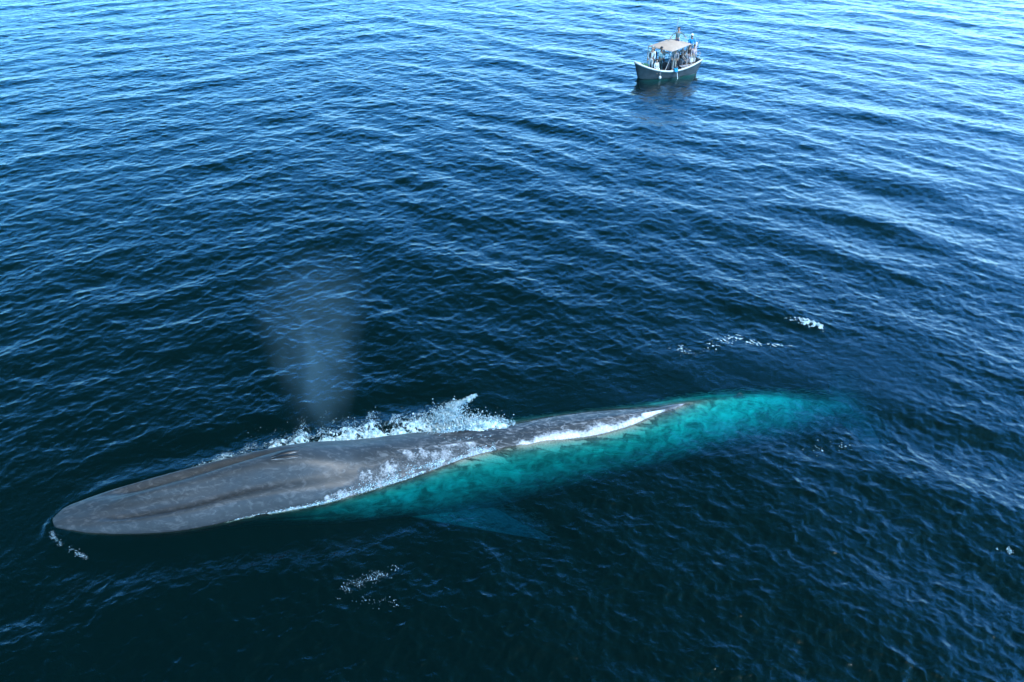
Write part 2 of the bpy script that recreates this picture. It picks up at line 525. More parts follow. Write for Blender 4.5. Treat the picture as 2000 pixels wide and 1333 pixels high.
        root = Vector((rr[0], rr[1], rr[4])) + lat * 0.02
        blade(root, (lat + bk * 0.42 + Vector((0, 0, -0.30 if sg < 0 else -0.1))).normalized(), 2.1, 1.2, 0.35, 0.2, bk, 0.1, 1)
    # dorsal fin: small and hooked, awash far down the back
    sd = near_s(7.6); (rr, tt) = spine_at(sd)
    dv = []
    nb = 20
    for i in range(14):
        f = i / 13
        c = 0.62 * (1 - f) ** 0.8 + 0.02
        for j in range(nb):
            a = 2 * math.pi * j / nb
            al = 0.30 * f + c * (0.5 - 0.5 * math.cos(a))
            la = 0.05 * (1 - f * 0.8) * math.sin(a)
            dv.append((rr[0] + tt[0] * al - tt[1] * la, rr[1] + tt[1] * al + tt[0] * la, rr[4] + rr[3] * 1.05 - 0.05 + 0.30 * f))
    ii = np.arange(14 * nb).reshape(14, nb); jj = np.roll(ii, -1, axis=1)
    parts_v.append(np.array(dv)); parts_q.append(np.stack([ii[:-1], ii[1:], jj[1:], jj[:-1]], -1).reshape(-1, 4) + off)
    Vall = np.vstack(parts_v)
    me = np_mesh('whale_skin', Vall, np.vstack(parts_q), np.array(tri))
    fa = np.zeros(len(Vall)); fa[:len(film_glint)] = film_glint
    at = me.attributes.new('film_glint', 'FLOAT', 'POINT'); at.data.foreach_set('value', fa.astype(np.float32))
    sc_ = np.zeros(len(Vall)); sc_[:len(ss)] = ss; sc_[len(ss):] = 12
    at = me.attributes.new('station', 'FLOAT', 'POINT'); at.data.foreach_set('value', sc_.astype(np.float32))
    pl = np.full(len(Vall), 0.8); pl[:len(ss)] = smooth01((0.03 - zz + 0.03 * nz) / 0.25) * np.interp(ss, [6.5, 9.0, near_s(-1), near_s(3.0), near_s(5.2), near_s(9), WLEN], [0, 0.60, 0.60, 0.45, 0.85, 0.95, 0.9]) * (0.55 + 0.45 * smooth01((zz + 2.0) / 1.2)); pl[len(ss):] = 0.24  # underwater glow put into the colour, paler below the waterline; belly truly paler
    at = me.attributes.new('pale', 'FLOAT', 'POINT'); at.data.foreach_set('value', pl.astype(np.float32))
    return me

def whale_material():
    m, nt, N, L, P = new_mat('whale_skin')
    tc = node(nt, 'ShaderNodeTexCoord')
    st = node(nt, 'ShaderNodeAttribute', attribute_name='station')
    mp = node(nt, 'ShaderNodeMapping'); mp.inputs['Scale'].default_value = (0.5, 1.1, 1.1)
    mp.inputs['Rotation'].default_value = (0, 0, -0.22)
    L.new(tc.outputs['Object'], mp.inputs['Vector'])
    n1 = node(nt, 'ShaderNodeTexNoise'); n1.inputs['Scale'].default_value = 1.6; n1.inputs['Detail'].default_value = 7; n1.inputs['Roughness'].default_value = 0.62; n1.inputs['Distortion'].default_value = 0.7
    L.new(mp.outputs[0], n1.inputs['Vector'])
    r1 = node(nt, 'ShaderNodeValToRGB')
    r1.color_ramp.elements[0].position = 0.33; r1.color_ramp.elements[0].color = (0.022, 0.0248, 0.0268, 1)
    r1.color_ramp.elements[1].position = 0.68; r1.color_ramp.elements[1].color = (0.033, 0.0370, 0.0400, 1)
    L.new(n1.outputs['Fac'], r1.inputs['Fac'])
    # pale mottling (stronger aft)
    n2 = node(nt, 'ShaderNodeTexNoise'); n2.inputs['Scale'].default_value = 5.5; n2.inputs['Detail'].default_value = 6; n2.inputs['Roughness'].default_value = 0.7; n2.inputs['Distortion'].default_value = 1.2
    L.new(mp.outputs[0], n2.inputs['Vector'])
    r2 = node(nt, 'ShaderNodeValToRGB')
    r2.color_ramp.elements[0].position = 0.50; r2.color_ramp.elements[0].color = (0, 0, 0, 1)
    r2.color_ramp.elements[1].position = 0.66; r2.color_ramp.elements[1].color = (1, 1, 1, 1)
    L.new(n2.outputs['Fac'], r2.inputs['Fac'])
    aft = node(nt, 'ShaderNodeMapRange'); aft.inputs['From Min'].default_value = 8; aft.inputs['From Max'].default_value = 14
    aft.inputs['To Min'].default_value = 0.06; aft.inputs['To Max'].default_value = 0.28
    L.new(st.outputs['Fac'], aft.inputs['Value'])
    mu = node(nt, 'ShaderNodeMath', operation='MULTIPLY'); L.new(r2.outputs['Color'], mu.inputs[0]); L.new(aft.outputs[0], mu.inputs[1])
    mx = node(nt, 'ShaderNodeMix', data_type='RGBA')
    L.new(mu.outputs[0], mx.inputs['Factor']); L.new(r1.outputs['Color'], mx.inputs['A']); mx.inputs['B'].default_value = (0.62, 0.62, 0.62, 1)
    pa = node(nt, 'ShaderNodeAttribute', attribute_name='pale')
    n7 = node(nt, 'ShaderNodeTexNoise'); n7.inputs['Scale'].default_value = 3.4; n7.inputs['Detail'].default_value = 9; n7.inputs['Roughness'].default_value = 0.68; n7.inputs['Distortion'].default_value = 1.0  # mottled skin, with the caustic light pattern put into its colour
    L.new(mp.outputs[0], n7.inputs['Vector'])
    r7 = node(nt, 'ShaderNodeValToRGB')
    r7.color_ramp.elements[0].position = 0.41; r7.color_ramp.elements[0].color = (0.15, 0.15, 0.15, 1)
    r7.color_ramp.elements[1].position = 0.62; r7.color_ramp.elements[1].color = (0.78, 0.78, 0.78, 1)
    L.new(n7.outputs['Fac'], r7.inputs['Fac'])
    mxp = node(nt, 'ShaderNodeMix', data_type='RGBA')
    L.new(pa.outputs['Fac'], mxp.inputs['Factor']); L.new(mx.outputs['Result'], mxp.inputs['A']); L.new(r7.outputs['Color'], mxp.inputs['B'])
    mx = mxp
    # film of foam, with painted glints in its white
    fa = node(nt, 'ShaderNodeAttribute', attribute_name='film_glint')
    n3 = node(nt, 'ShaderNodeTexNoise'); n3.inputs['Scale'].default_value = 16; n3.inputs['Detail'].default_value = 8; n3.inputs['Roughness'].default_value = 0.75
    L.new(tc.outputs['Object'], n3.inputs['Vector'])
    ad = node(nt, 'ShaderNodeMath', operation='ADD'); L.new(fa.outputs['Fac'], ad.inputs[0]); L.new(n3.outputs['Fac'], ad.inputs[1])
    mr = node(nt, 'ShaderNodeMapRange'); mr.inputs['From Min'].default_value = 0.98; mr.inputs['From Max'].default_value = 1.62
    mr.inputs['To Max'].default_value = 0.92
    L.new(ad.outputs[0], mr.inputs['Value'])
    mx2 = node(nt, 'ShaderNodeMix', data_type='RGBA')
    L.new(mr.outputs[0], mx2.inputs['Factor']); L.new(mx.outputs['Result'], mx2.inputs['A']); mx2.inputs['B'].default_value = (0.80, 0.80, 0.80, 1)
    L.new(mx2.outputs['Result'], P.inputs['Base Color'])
    # wet skin: roughness broken up by runnels
    n4 = node(nt, 'ShaderNodeTexNoise'); n4.inputs['Scale'].default_value = 2.3; n4.inputs['Detail'].default_value = 6
    L.new(tc.outputs['Object'], n4.inputs['Vector'])
    rr = node(nt, 'ShaderNodeMapRange'); rr.inputs['From Min'].default_value = 0.3; rr.inputs['From Max'].default_value = 0.7
    rr.inputs['To Min'].default_value = 0.42; rr.inputs['To Max'].default_value = 0.6
    L.new(n4.outputs['Fac'], rr.inputs['Value']); L.new(rr.outputs[0], P.inputs['Roughness'])
    P.inputs['Specular IOR Level'].default_value = 0.32
    # bumps: fine skin everywhere, rough lumpy water film where the mask is
    n5 = node(nt, 'ShaderNodeTexNoise'); n5.inputs['Scale'].default_value = 26; n5.inputs['Detail'].default_value = 6; n5.inputs['Roughness'].default_value = 0.7
    L.new(tc.outputs['Object'], n5.inputs['Vector'])
    b1 = node(nt, 'ShaderNodeBump'); b1.inputs['Strength'].default_value = 0.15; b1.inputs['Distance'].default_value = 0.012
    L.new(n5.outputs['Fac'], b1.inputs['Height'])
    n6 = node(nt, 'ShaderNodeTexNoise'); n6.inputs['Scale'].default_value = 15; n6.inputs['Detail'].default_value = 8; n6.inputs['Roughness'].default_value = 0.75
    L.new(tc.outputs['Object'], n6.inputs['Vector'])
    mm = node(nt, 'ShaderNodeMath', operation='MULTIPLY'); L.new(n6.outputs['Fac'], mm.inputs[0]); L.new(fa.outputs['Fac'], mm.inputs[1])
    b2 = node(nt, 'ShaderNodeBump'); b2.inputs['Strength'].default_value = 1.0; b2.inputs['Distance'].default_value = 0.06
    L.new(mm.outputs[0], b2.inputs['Height']); L.new(b1.outputs['Normal'], b2.inputs['Normal'])
    L.new(b2.outputs['Normal'], P.inputs['Normal'])
    return m

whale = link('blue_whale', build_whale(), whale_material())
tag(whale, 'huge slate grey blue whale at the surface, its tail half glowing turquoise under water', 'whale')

# blowholes: two dark slits between raised wet lips
def skin_point(s, q):
    r, t = spine_at(s)
    z = whale_body_profile(np.array([s]), np.array([q]), np.array([True]))[0]
    v = q * r[2]
    return Vector((r[0] - t[1] * v, r[1] + t[0] * v, r[4] + z))
dark = simple_mat('nostril_dark', (0.006, 0.006, 0.007), 0.5)
lipm = simple_mat('nostril_lip', (0.15, 0.15, 0.15), 0.4, 0.3, 9)
def slit(q0, q1, s0, s1, rad, name, mat, parent, zoff=0.0, wmax=None):
    n, k = 40, 10
    V = []; 
    for i in range(n):
        f = i / (n - 1)
        s = s0 + (s1 - s0) * f
        c = skin_point(s, q0 + (q1 - q0) * f) + Vector((0, 0, zoff))
        a, t = spine_at(s)
        lat = Vector((-t[1], t[0], 0))
        r = rad * max(0.04, math.sin(math.pi * f) ** 0.7)
        for j in range(k):
            an = 2 * math.pi * j / k
            V.append((c + lat * (math.cos(an) * r * (wmax or 1)) + Vector((0, 0, math.sin(an) * r * 0.55)))[:])
    ii = np.arange(n * k).reshape(n, k); jj = np.roll(ii, -1, axis=1)
    me = np_mesh(name, V, np.stack([ii[:-1], ii[1:], jj[1:], jj[:-1]], -1).reshape(-1, 4))
    return link(name, me, mat, parent)
for sg in (-1, 1):
    bh = slit(0.03 * sg, 0.085 * sg, S_BLOW - 0.40, S_BLOW + 0.38, 0.085, 'blowhole', dark, whale, 0.012)
    slit(0.03 * sg - 0.040, 0.085 * sg - 0.050, S_BLOW - 0.42, S_BLOW + 0.34, 0.03, 'lip', lipm, bh, 0.012)

# ------------------------------------------------------------------ white water and foam
def foam_material(name, col=(0.54, 0.64, 0.66), rough=0.5):
    m, nt, N, L, P = new_mat(name)
    tc = node(nt, 'ShaderNodeTexCoord')
    n = node(nt, 'ShaderNodeTexNoise'); n.inputs['Scale'].default_value = 7; n.inputs['Detail'].default_value = 8; n.inputs['Roughness'].default_value = 0.7
    L.new(tc.outputs['Object'], n.inputs['Vector'])
    r = node(nt, 'ShaderNodeValToRGB')
    r.color_ramp.elements[0].position = 0.36; r.color_ramp.elements[0].color = (col[0] * 0.22, col[1] * 0.42, col[2] * 0.46, 1)
    r.color_ramp.elements[1].position = 0.60; r.color_ramp.elements[1].color = col + (1,)
    L.new(n.outputs['Fac'], r.inputs['Fac']); L.new(r.outputs['Color'], P.inputs['Base Color'])
    P.inputs['Roughness'].default_value = rough
    b = node(nt, 'ShaderNodeBump'); b.inputs['Strength'].default_value = 0.8; b.inputs['Distance'].default_value = 0.03
    n2 = node(nt, 'ShaderNodeTexNoise'); n2.inputs['Scale'].default_value = 30; n2.inputs['Detail'].default_value = 5
    L.new(tc.outputs['Object'], n2.inputs['Vector']); L.new(n2.outputs['Fac'], b.inputs['Height']); L.new(b.outputs['Normal'], P.inputs['Normal'])
    return m
foam_mat = foam_material('sea_foam')
foam_dim = foam_material('thin_foam', (0.42, 0.50, 0.53), 0.4)

OCT = np.array([(1, 0, 0), (-1, 0, 0), (0, 1, 0), (0, -1, 0), (0, 0, 1), (0, 0, -1)], float)
OTR = np.array([(0, 2, 4), (2, 1, 4), (1, 3, 4), (3, 0, 4), (2, 0, 5), (1, 2, 5), (3, 1, 5), (0, 3, 5)])
def droplets(P, size, rg, flat=1.0):
    """small irregular drops and clots at points P"""
    n = len(P)
    sc3 = size[:, None] * rg.uniform(0.55, 1.3, (n, 3)); sc3[:, 2] *= flat
    a = rg.uniform(0, 6.28, n)
    o = OCT[None] * sc3[:, None, :]
    x = o[..., 0] * np.cos(a)[:, None] - o[..., 1] * np.sin(a)[:, None]
    y = o[..., 0] * np.sin(a)[:, None] + o[..., 1] * np.cos(a)[:, None]
    V = np.stack([x + P[:, None, 0], y + P[:, None, 1], o[..., 2] + P[:, None, 2]], -1).reshape(-1, 3)
    T = (OTR[None] + (np.arange(n) * 6)[:, None, None]).reshape(-1, 3)
    return V, T

class Soup:
    def __init__(self): self.V = []; self.Q = []; self.T = []; self.n = 0
    def add(self, V, Q=None, T=None):
        if Q is not None and len(Q): self.Q.append(np.asarray(Q) + self.n)
        if T is not None and len(T): self.T.append(np.asarray(T) + self.n)
        self.V.append(np.asarray(V)); self.n += len(V)
    def build(self, name, mat, smooth=True):
        Q = np.vstack(self.Q) if self.Q else np.zeros((0, 4)); T = np.vstack(self.T) if self.T else np.zeros((0, 3))
        return link(name, np_mesh(name, np.vstack(self.V), Q, T), mat, smooth=smooth)

def sea_z(x, y):
    return sea(np.asarray(x, float), np.asarray(y, float))[0]

def grid_keep(X, Y, Z, keep):
    """quads of a grid whose cells are covered by foam"""
    nr, nc = X.shape
    idx = np.arange(nr * nc).reshape(nr, nc)
    k = keep[:-1, :-1] & keep[1:, 1:] & keep[1:, :-1] & keep[:-1, 1:]
    Q = np.stack([idx[:-1, :-1], idx[:-1, 1:], idx[1:, 1:], idx[1:, :-1]], -1)[k]
    used = np.unique(Q); mp = np.full(nr * nc, -1); mp[used] = np.arange(len(used))
    V = np.stack([X.ravel(), Y.ravel(), Z.ravel()], 1)[used]
    return V, mp[Q]

# --- churned strip along the far flank
rg = np.random.default_rng(42)
soup = Soup()
sA, sB = near_s(-9.6), near_s(0.2)
ns_, nv_ = 1100, 110
Sg, Bg = np.meshgrid(np.linspace(sA, sB, ns_), np.linspace(0, 1, nv_), indexing='ij')
def strip_width(s):
    return np.interp(s, [sA, near_s(-8.6), near_s(-7.6), near_s(-6.2), near_s(-4.8), near_s(-3.6), near_s(-2.6), near_s(-1.7), near_s(-0.8), sB],
                     [0.05, 0.28, 0.55, 0.72, 0.70, 0.80, 0.62, 0.78, 0.50, 0.10])
rr_, _t = spine_at(Sg)
kk = np.clip(-rr_[4] / rr_[3], -0.98, 0.985)
vin = rr_[2] * np.sqrt(1 - kk**2) - 0.25
PN = np.stack([Sg.ravel() * 2.4, Bg.ravel() * 3 + Sg.ravel() * 0.5], 1)
n_big = fbm(PN, 3, 1).reshape(Sg.shape)
n_fine = fbm(PN * 5.5, 4, 2).reshape(Sg.shape)
Wd = strip_width(Sg) * (1 + 0.28 * n_big)
Vv = vin + Bg * (Wd + 0.25)
Xf, Yf = whale_pos(Sg, Vv)
hump = np.sin(np.pi * np.clip(0.35 + 0.65 * Bg, 0, 1)) ** 1.0
Zf = sea_z(Xf.ravel(), Yf.ravel()).reshape(Sg.shape) + hump * (0.07 + 0.055 * n_big + 0.025 * n_fine) * np.minimum(1, Wd / 0.4) + 0.01
keep = (Bg < 0.55 + 0.28 * n_fine + 0.15 * n_big) | (Bg < 0.25)
keep &= ~((n_fine < -0.75) & (Bg > 0.35))
soup.add(*grid_keep(Xf, Yf, Zf, keep))
n = 48000
s_ = rg.uniform(sA, sB, n); b_ = np.abs(rg.normal(0.55, 0.33, n))
nzb = fbm(np.stack([s_ * 2.4, b_ * 3 + s_ * 0.5], 1), 3, 1)
ok = rg.uniform(size=n) < np.clip(0.5 + 0.5 * nzb, 0.05, 1)
s_, b_, nzb = s_[ok], b_[ok], nzb[ok]
r_, _t = spine_at(s_); kq = np.clip(-r_[4] / r_[3], -0.98, 0.985)
v_ = r_[2] * np.sqrt(1 - kq**2) - 0.1 + b_ * strip_width(s_) * (1 + 0.28 * nzb)
x_, y_ = whale_pos(s_, v_)
z_ = sea_z(x_, y_) + np.abs(rg.normal(0.05, 0.04, len(x_))) * (0.6 + np.clip(nzb, 0, 1.2))
soup.add(*[None if k == 1 else q for k, q in enumerate(())] or ()) if False else None
dV, dT = droplets(np.stack([x_, y_, z_], 1), rg.gamma(1.6, 0.0032, len(x_)) + 0.002, rg)
soup.add(dV, None, dT)
ww = soup.build('white_water', foam_mat, smooth=True)
tag(ww, 'long strip of churned white water along the far side of the whale', 'white water', kind='stuff')

# --- splash thrown up at the middle of the back
soup = Soup(); rg = np.random.default_rng(7)
base_s = near_s(-1.75)
n = 14000
t_ = rg.beta(1.1, 1.5, n)
r_, tt_ = spine_at(base_s)
bx, by = whale_pos(base_s, 0.75)
# leaning plume: rises and drifts aft
cx = bx - 0.35 + 1.15 * t_ ** 1.5; cyy = by + 0.15 + 0.35 * t_
cz = 0.04 + 0.98 * t_ ** 0.8
sp = 0.30 * (1 - t_) ** 1.5 + 0.03
off = rg.normal(size=(n, 3)) * sp[:, None] * np.array([1.0, 0.7, 0.55])
P = np.stack([cx, cyy, cz], 1) + off
P[:, 2] = np.maximum(P[:, 2], 0.0)
clump = fbm(P * 6.0, 4, 5)
P = P[clump > -0.15]
dV, dT = droplets(P, rg.gamma(1.7, 0.0045, len(P)) + 0.003, rg)
soup.add(dV, None, dT)
# low skirt of spray aft of the plume
n = 5000
s_ = base_s + rg.normal(0.15, 0.55, n)
v_ = 0.45 + np.abs(rg.normal(0, 0.33, n)); x_, y_ = whale_pos(s_, v_)
z_ = np.abs(rg.normal(0, 0.10, n)) * np.exp(-((s_ - base_s - 0.2) / 1.0) ** 2) + 0.03 + np.abs(rg.normal(0, 0.05, n))
dV, dT = droplets(np.stack([x_, y_, z_], 1), rg.gamma(2.0, 0.005, n) + 0.004, rg)
soup.add(dV, None, dT)
spl = soup.build('splash', foam_mat)
tag(spl, 'spiky plume of spray leaping up behind the middle of the whale', 'splash', kind='stuff')

# --- bubbles and froth clinging along the near waterline
soup = Soup(); rg = np.random.default_rng(9)
n = 11000
s0, s1 = near_s(-8.5), near_s(-0.6)
s_ = s0 + (s1 - s0) * rg.beta(1.2, 1.1, n)
r_, _t = spine_at(s_)
zw = np.abs(rg.normal(0, 1, n)) * np.interp(s_, [s0, near_s(-6.5), near_s(-4), near_s(-2.4), s1], [0.015, 0.05, 0.11, 0.10, 0.05])
kz = np.clip((zw - r_[4]) / r_[3], -0.99, 0.995)
# solve the skin for q at the given height by bisection
lo = np.zeros(n); hi = np.ones(n)
for _ in range(22):
    mid = (lo + hi) / 2
    zz_ = whale_body_profile(s_, -mid, np.ones(n, bool)) + r_[4]
    big = zz_ > zw
    lo = np.where(big, mid, lo); hi = np.where(big, hi, mid)
x_, y_ = whale_pos(s_, -lo * r_[2] - 0.006)
cl = fbm(np.stack([s_ * 3.5, zw * 20], 1), 3, 6)
ok = cl > -0.35
dV, dT = droplets(np.stack([x_, y_, zw], 1)[ok], rg.gamma(1.6, 0.0036, n)[ok] + 0.003, rg, 0.8)
soup.add(dV, None, dT)
nf = soup.build('froth', foam_mat)
tag(nf, 'line of sparkling froth along the near waterline of the whale', 'froth', kind='stuff')

# --- lacy patches on open water
def lace(name, label, pts, width, thr, seed, cell=0.016, stretch=(1.0, 1.0), mat=foam_mat, scale=13.0, thick=0.02):
    """lace of foam following a polyline of ground points; where the noise is high there is foam"""
    pts = np.array(pts, float)
    x0, y0 = pts[:, 0].min() - width, pts[:, 1].min() - width
    x1, y1 = pts[:, 0].max() + width, pts[:, 1].max() + width
    gx = np.arange(x0, x1, cell); gy = np.arange(y0, y1, cell)
    X, Y = np.meshgrid(gx, gy, indexing='ij')
    d = np.full(X.shape, 1e9)
    for a, b in zip(pts[:-1], pts[1:]):
        ab = b - a; L2 = (ab**2).sum() + 1e-9
        t = np.clip(((X - a[0]) * ab[0] + (Y - a[1]) * ab[1]) / L2, 0, 1)
        d = np.minimum(d, np.hypot(X - a[0] - t * ab[0], Y - a[1] - t * ab[1]))
    P = np.stack([X.ravel() * scale * stretch[0], Y.ravel() * scale * stretch[1]], 1)
    nz = fbm(P, 5, seed).reshape(X.shape)
    big = fbm(P * 0.10, 2, seed + 3).reshape(X.shape)
    cov = nz * 0.8 + big * 0.5 - (d / width) ** 2 * 1.6
    keep = cov > thr
    Z = sea_z(X.ravel(), Y.ravel()).reshape(X.shape) + 0.012 + thick * np.clip(cov - thr, 0, 1)
    V, Q = grid_keep(X, Y, Z, keep)
    if len(Q) == 0: return None
    o = link(name, np_mesh(name, V, Q), mat)
    tag(o, label, 'foam', kind='stuff')
    return o

def specks(name, label, pts, spread, n, size, seed, mat=foam_mat):
    rg = np.random.default_rng(seed)
    pts = np.array(pts, float)
    i = rg.integers(0, len(pts) - 1, n) if len(pts) > 1 else np.zeros(n, int)
    t = rg.uniform(size=n)[:, None]
    b = pts[np.minimum(i + 1, len(pts) - 1)]
    p = pts[i] * (1 - t) + b * t + rg.normal(0, 1, (n, 2)) * np.asarray(spread)
    c = fbm(p * 3.0, 3, seed)
    p = p[c > -0.1]
    z = sea_z(p[:, 0], p[:, 1]) + 0.012
    dV, dT = droplets(np.column_stack([p, z]), rg.gamma(1.6, size * 0.5, len(p)) + size * 0.4, rg, 0.6)
    s = Soup(); s.add(dV, None, dT)
    o = s.build(name, mat)
    tag(o, label, 'foam', kind='stuff')
    return o

def G(px, py, z=0.0):
    """ground point seen at a pixel of the 2000 x 1333 photograph, measured once when surveying the scene"""
    dx, dy = px - 1000.0, 666.5 - py
    c, s = math.cos(math.radians(38)), math.sin(math.radians(38))
    wy = 1333 * c + dy * s; wz = -1333 * s + dy * c
    t = (z - 16) / wz
    return dx * t, wy * t

lace('foam_patch', 'lacy white foam scattered on dark water beyond the whale tail', [G(1305, 678), G(1350, 690), G(1400, 672), G(1440, 662)], 0.5, 0.45, 3)
lace('foam_patch', 'thin broken foam flecks trailing right of the lacy foam patch', [G(1460, 668), G(1500, 672), G(1545, 676)], 0.25, 0.5, 8)
lace('whitecap', 'small breaking white crest on the water above the whale tail', [G(1537, 622), G(1550, 626), G(1572, 632), G(1600, 641)], 0.34, -0.35, 5, thick=0.08)
lace('foam_patch', 'streaky foam on a wave at the right edge of the water', [G(1942, 522), G(1965, 536), G(1995, 548)], 0.5, 0.5, 6)
specks('foam_glint_specks', 'tiny white foam specks on dark water below the turquoise tail', [G(1575, 880), G(1625, 872), G(1660, 868)], (0.20, 0.16), 110, 0.012, 4)
specks('foam_bubbles', 'arc of fine bubbles on black water below the whale', [G(668, 1160), G(700, 1140), G(735, 1125), G(780, 1117)], (0.09, 0.10), 420, 0.007, 12, foam_dim)
specks('foam_bubbles', 'sparse bubbles closing the lower side of the bubble arc', [G(680, 1162), G(715, 1172), G(780, 1180)], (0.16, 0.08), 120, 0.006, 13, foam_dim)
specks('foam_glint_specks', 'bright white specks shaped as sun glints near the lower right edge', [G(1950, 1070), G(1972, 1078)], (0.07, 0.06), 90, 0.012, 14)  # white specks added in place of sun glints on the water
specks('bow_ripple', 'thin white ripple curling from the snout of the whale', [G(99, 1028), G(104, 1048), G(120, 1066), G(150, 1080), G(170, 1090)], (0.03, 0.03), 800, 0.0045, 15, foam_dim)
# ------------------------------------------------------------------ blow: thin mist hanging over the blowholes
def build_mist():
    H0, H1 = 0.7, 7.2
    bm = bmesh.new()
    rings = []
    for i in range(15):
        f = i / 14
        r = 0.75 + 1.9 * f ** 0.7 if f < 0.75 else (0.75 + 1.9 * 0.75 ** 0.7) * math.cos((f - 0.75) / 0.25 * 1.35)
        rings.append([bm.verts.new((math.cos(a) * r + 0.9 * f, math.sin(a) * r * 0.8, H0 + (H1 - H0) * f)) for a in [k * math.pi / 14 for k in range(28)]])
    for a, b in zip(rings[:-1], rings[1:]):
        for k in range(28):
            bm.faces.new((a[k], a[(k + 1) % 28], b[(k + 1) % 28], b[k]))
    bm.faces.new(rings[0][::-1]); bm.faces.new(rings[-1])
    me = bpy.data.meshes.new('blow_mist'); bm.to_mesh(me); bm.free()
    m = bpy.data.materials.new('blow_mist'); m.use_nodes = True
    nt = m.node_tree; N = nt.nodes; L = nt.links; N.clear()
    out = node(nt, 'ShaderNodeOutputMaterial')
    pv = node(nt, 'ShaderNodeVolumePrincipled')
    pv.inputs['Color'].default_value = (0.58, 0.86, 1.0, 1)
    pv.inputs['Anisotropy'].default_value = 0.1
    tc = node(nt, 'ShaderNodeTexCoord'); sp = node(nt, 'ShaderNodeSeparateXYZ'); L.new(tc.outputs['Object'], sp.inputs[0])
    def mt(op, a, b=None, c=None):
        n = node(nt, 'ShaderNodeMath', operation=op)
        for i, v in enumerate((a, b, c)):
            if v is None: continue
            if isinstance(v, (int, float)): n.inputs[i].default_value = v
            else: L.new(v, n.inputs[i])
        return n.outputs[0]
    f = mt('DIVIDE', mt('SUBTRACT', sp.outputs['Z'], H0), H1 - H0)
    f = mt('MAXIMUM', f, 0.0)
    x = mt('SUBTRACT', sp.outputs['X'], mt('MULTIPLY', f, 0.9))
    rr = mt('ADD', mt('MULTIPLY', mt('POWER', f, 0.7), 1.35), 0.72)
    d = mt('SQRT', mt('ADD', mt('MULTIPLY', x, x), mt('MULTIPLY', mt('MULTIPLY', sp.outputs['Y'], sp.outputs['Y']), 1.5)))
    q = mt('SUBTRACT', 1.0, mt('DIVIDE', d, rr)); q = mt('MAXIMUM', q, 0.0)
    q = mt('MINIMUM', mt('MULTIPLY', q, 1.7), 1.0)
    nz = node(nt, 'ShaderNodeTexNoise'); nz.inputs['Scale'].default_value = 0.8; nz.inputs['Detail'].default_value = 5; nz.inputs['Distortion'].default_value = 1.0
    mp = node(nt, 'ShaderNodeMapping'); mp.inputs['Scale'].default_value = (1, 1, 0.45)
    L.new(tc.outputs['Object'], mp.inputs['Vector']); L.new(mp.outputs[0], nz.inputs['Vector'])
    w = mt('MULTIPLY', mt('MAXIMUM', mt('SUBTRACT', nz.outputs['Fac'], 0.35), 0.0), 4.6)
    vert = mt('MULTIPLY', mt('MINIMUM', mt('MULTIPLY', f, 3.0), 1.0), mt('POWER', mt('MAXIMUM', mt('SUBTRACT', 1.0, f), 0.0), 0.9))
    dens = mt('MULTIPLY', mt('MULTIPLY', mt('MULTIPLY', q, w), vert), 0.115)
    L.new(dens, pv.inputs['Density'])
    L.new(pv.outputs[0], out.inputs['Volume'])
    o = link('blow_mist', me, m, smooth=False)
    o.location = (-5.95, 15.0, 0)
    tag(o, 'faint column of mist from the whale blow hanging over dark water', 'mist', kind='stuff')
build_mist()

# ------------------------------------------------------------------ boat
BA = math.atan2(2.12, 4.95); BC = (11.7, 53.4)
def B(u, v, z):
    return Vector((BC[0] + u * math.cos(BA) - v * math.sin(BA), BC[1] + u * math.sin(BA) + v * math.cos(BA), z))
boat = bpy.data.objects.new('tour_boat', None); COL.objects.link(boat)
boat.location = (BC[0], BC[1], 0); boat.rotation_euler = (0, 0, BA)
tag(boat, 'small open wooden boat with dark hull, white rim and beige awning, crowded with passengers', 'boat')
M_hull = simple_mat('hull_paint', (0.055, 0.066, 0.068), 0.5, 0.3, 3, 0.2)
nt_ = M_hull.node_tree
tc_ = nt_.nodes.new('ShaderNodeTexCoord'); sp_ = nt_.nodes.new('ShaderNodeSeparateXYZ'); nt_.links.new(tc_.outputs['Object'], sp_.inputs[0])
mr_ = nt_.nodes.new('ShaderNodeMapRange'); mr_.inputs['From Min'].default_value = -0.05; mr_.inputs['From Max'].default_value = -0.08
nt_.links.new(sp_.outputs['Z'], mr_.inputs['Value'])
mx_ = nt_.nodes.new('ShaderNodeMix'); mx_.data_type = 'RGBA'; mx_.inputs['B'].default_value = (0.70, 0.74, 0.72, 1)  # pale bottom added so the water under the hull glows turquoise
src_ = nt_.nodes['Principled BSDF'].inputs['Base Color'].links[0].from_socket
nt_.links.new(src_, mx_.inputs['A']); nt_.links.new(mr_.outputs[0], mx_.inputs['Factor']); nt_.links.new(mx_.outputs['Result'], nt_.nodes['Principled BSDF'].inputs['Base Color'])
M_white = simple_mat('white_paint', (0.60, 0.57, 0.51), 0.45, 0.08, 4)
M_liner = simple_mat('liner_paint', (0.36, 0.33, 0.32), 0.6, 0.25, 4)
M_deck = simple_mat('deck_boards', (0.20, 0.17, 0.14), 0.7, 0.3, 6)
M_canvas = simple_mat('awning_canvas', (0.42, 0.30, 0.22), 0.9, 0.10, 3, 0.3)
M_pole = simple_mat('pole_metal', (0.32, 0.29, 0.27), 0.4, 0.1, 5)
M_dark = simple_mat('dark_gear', (0.02, 0.021, 0.025), 0.6, 0.3, 5)
M_blue = simple_mat('blue_cloth', (0.0, 0.22, 0.42), 0.8, 0.2, 8)
M_green = simple_mat('green_net', (0.03, 0.12, 0.06), 0.9, 0.5, 14, 0.8)

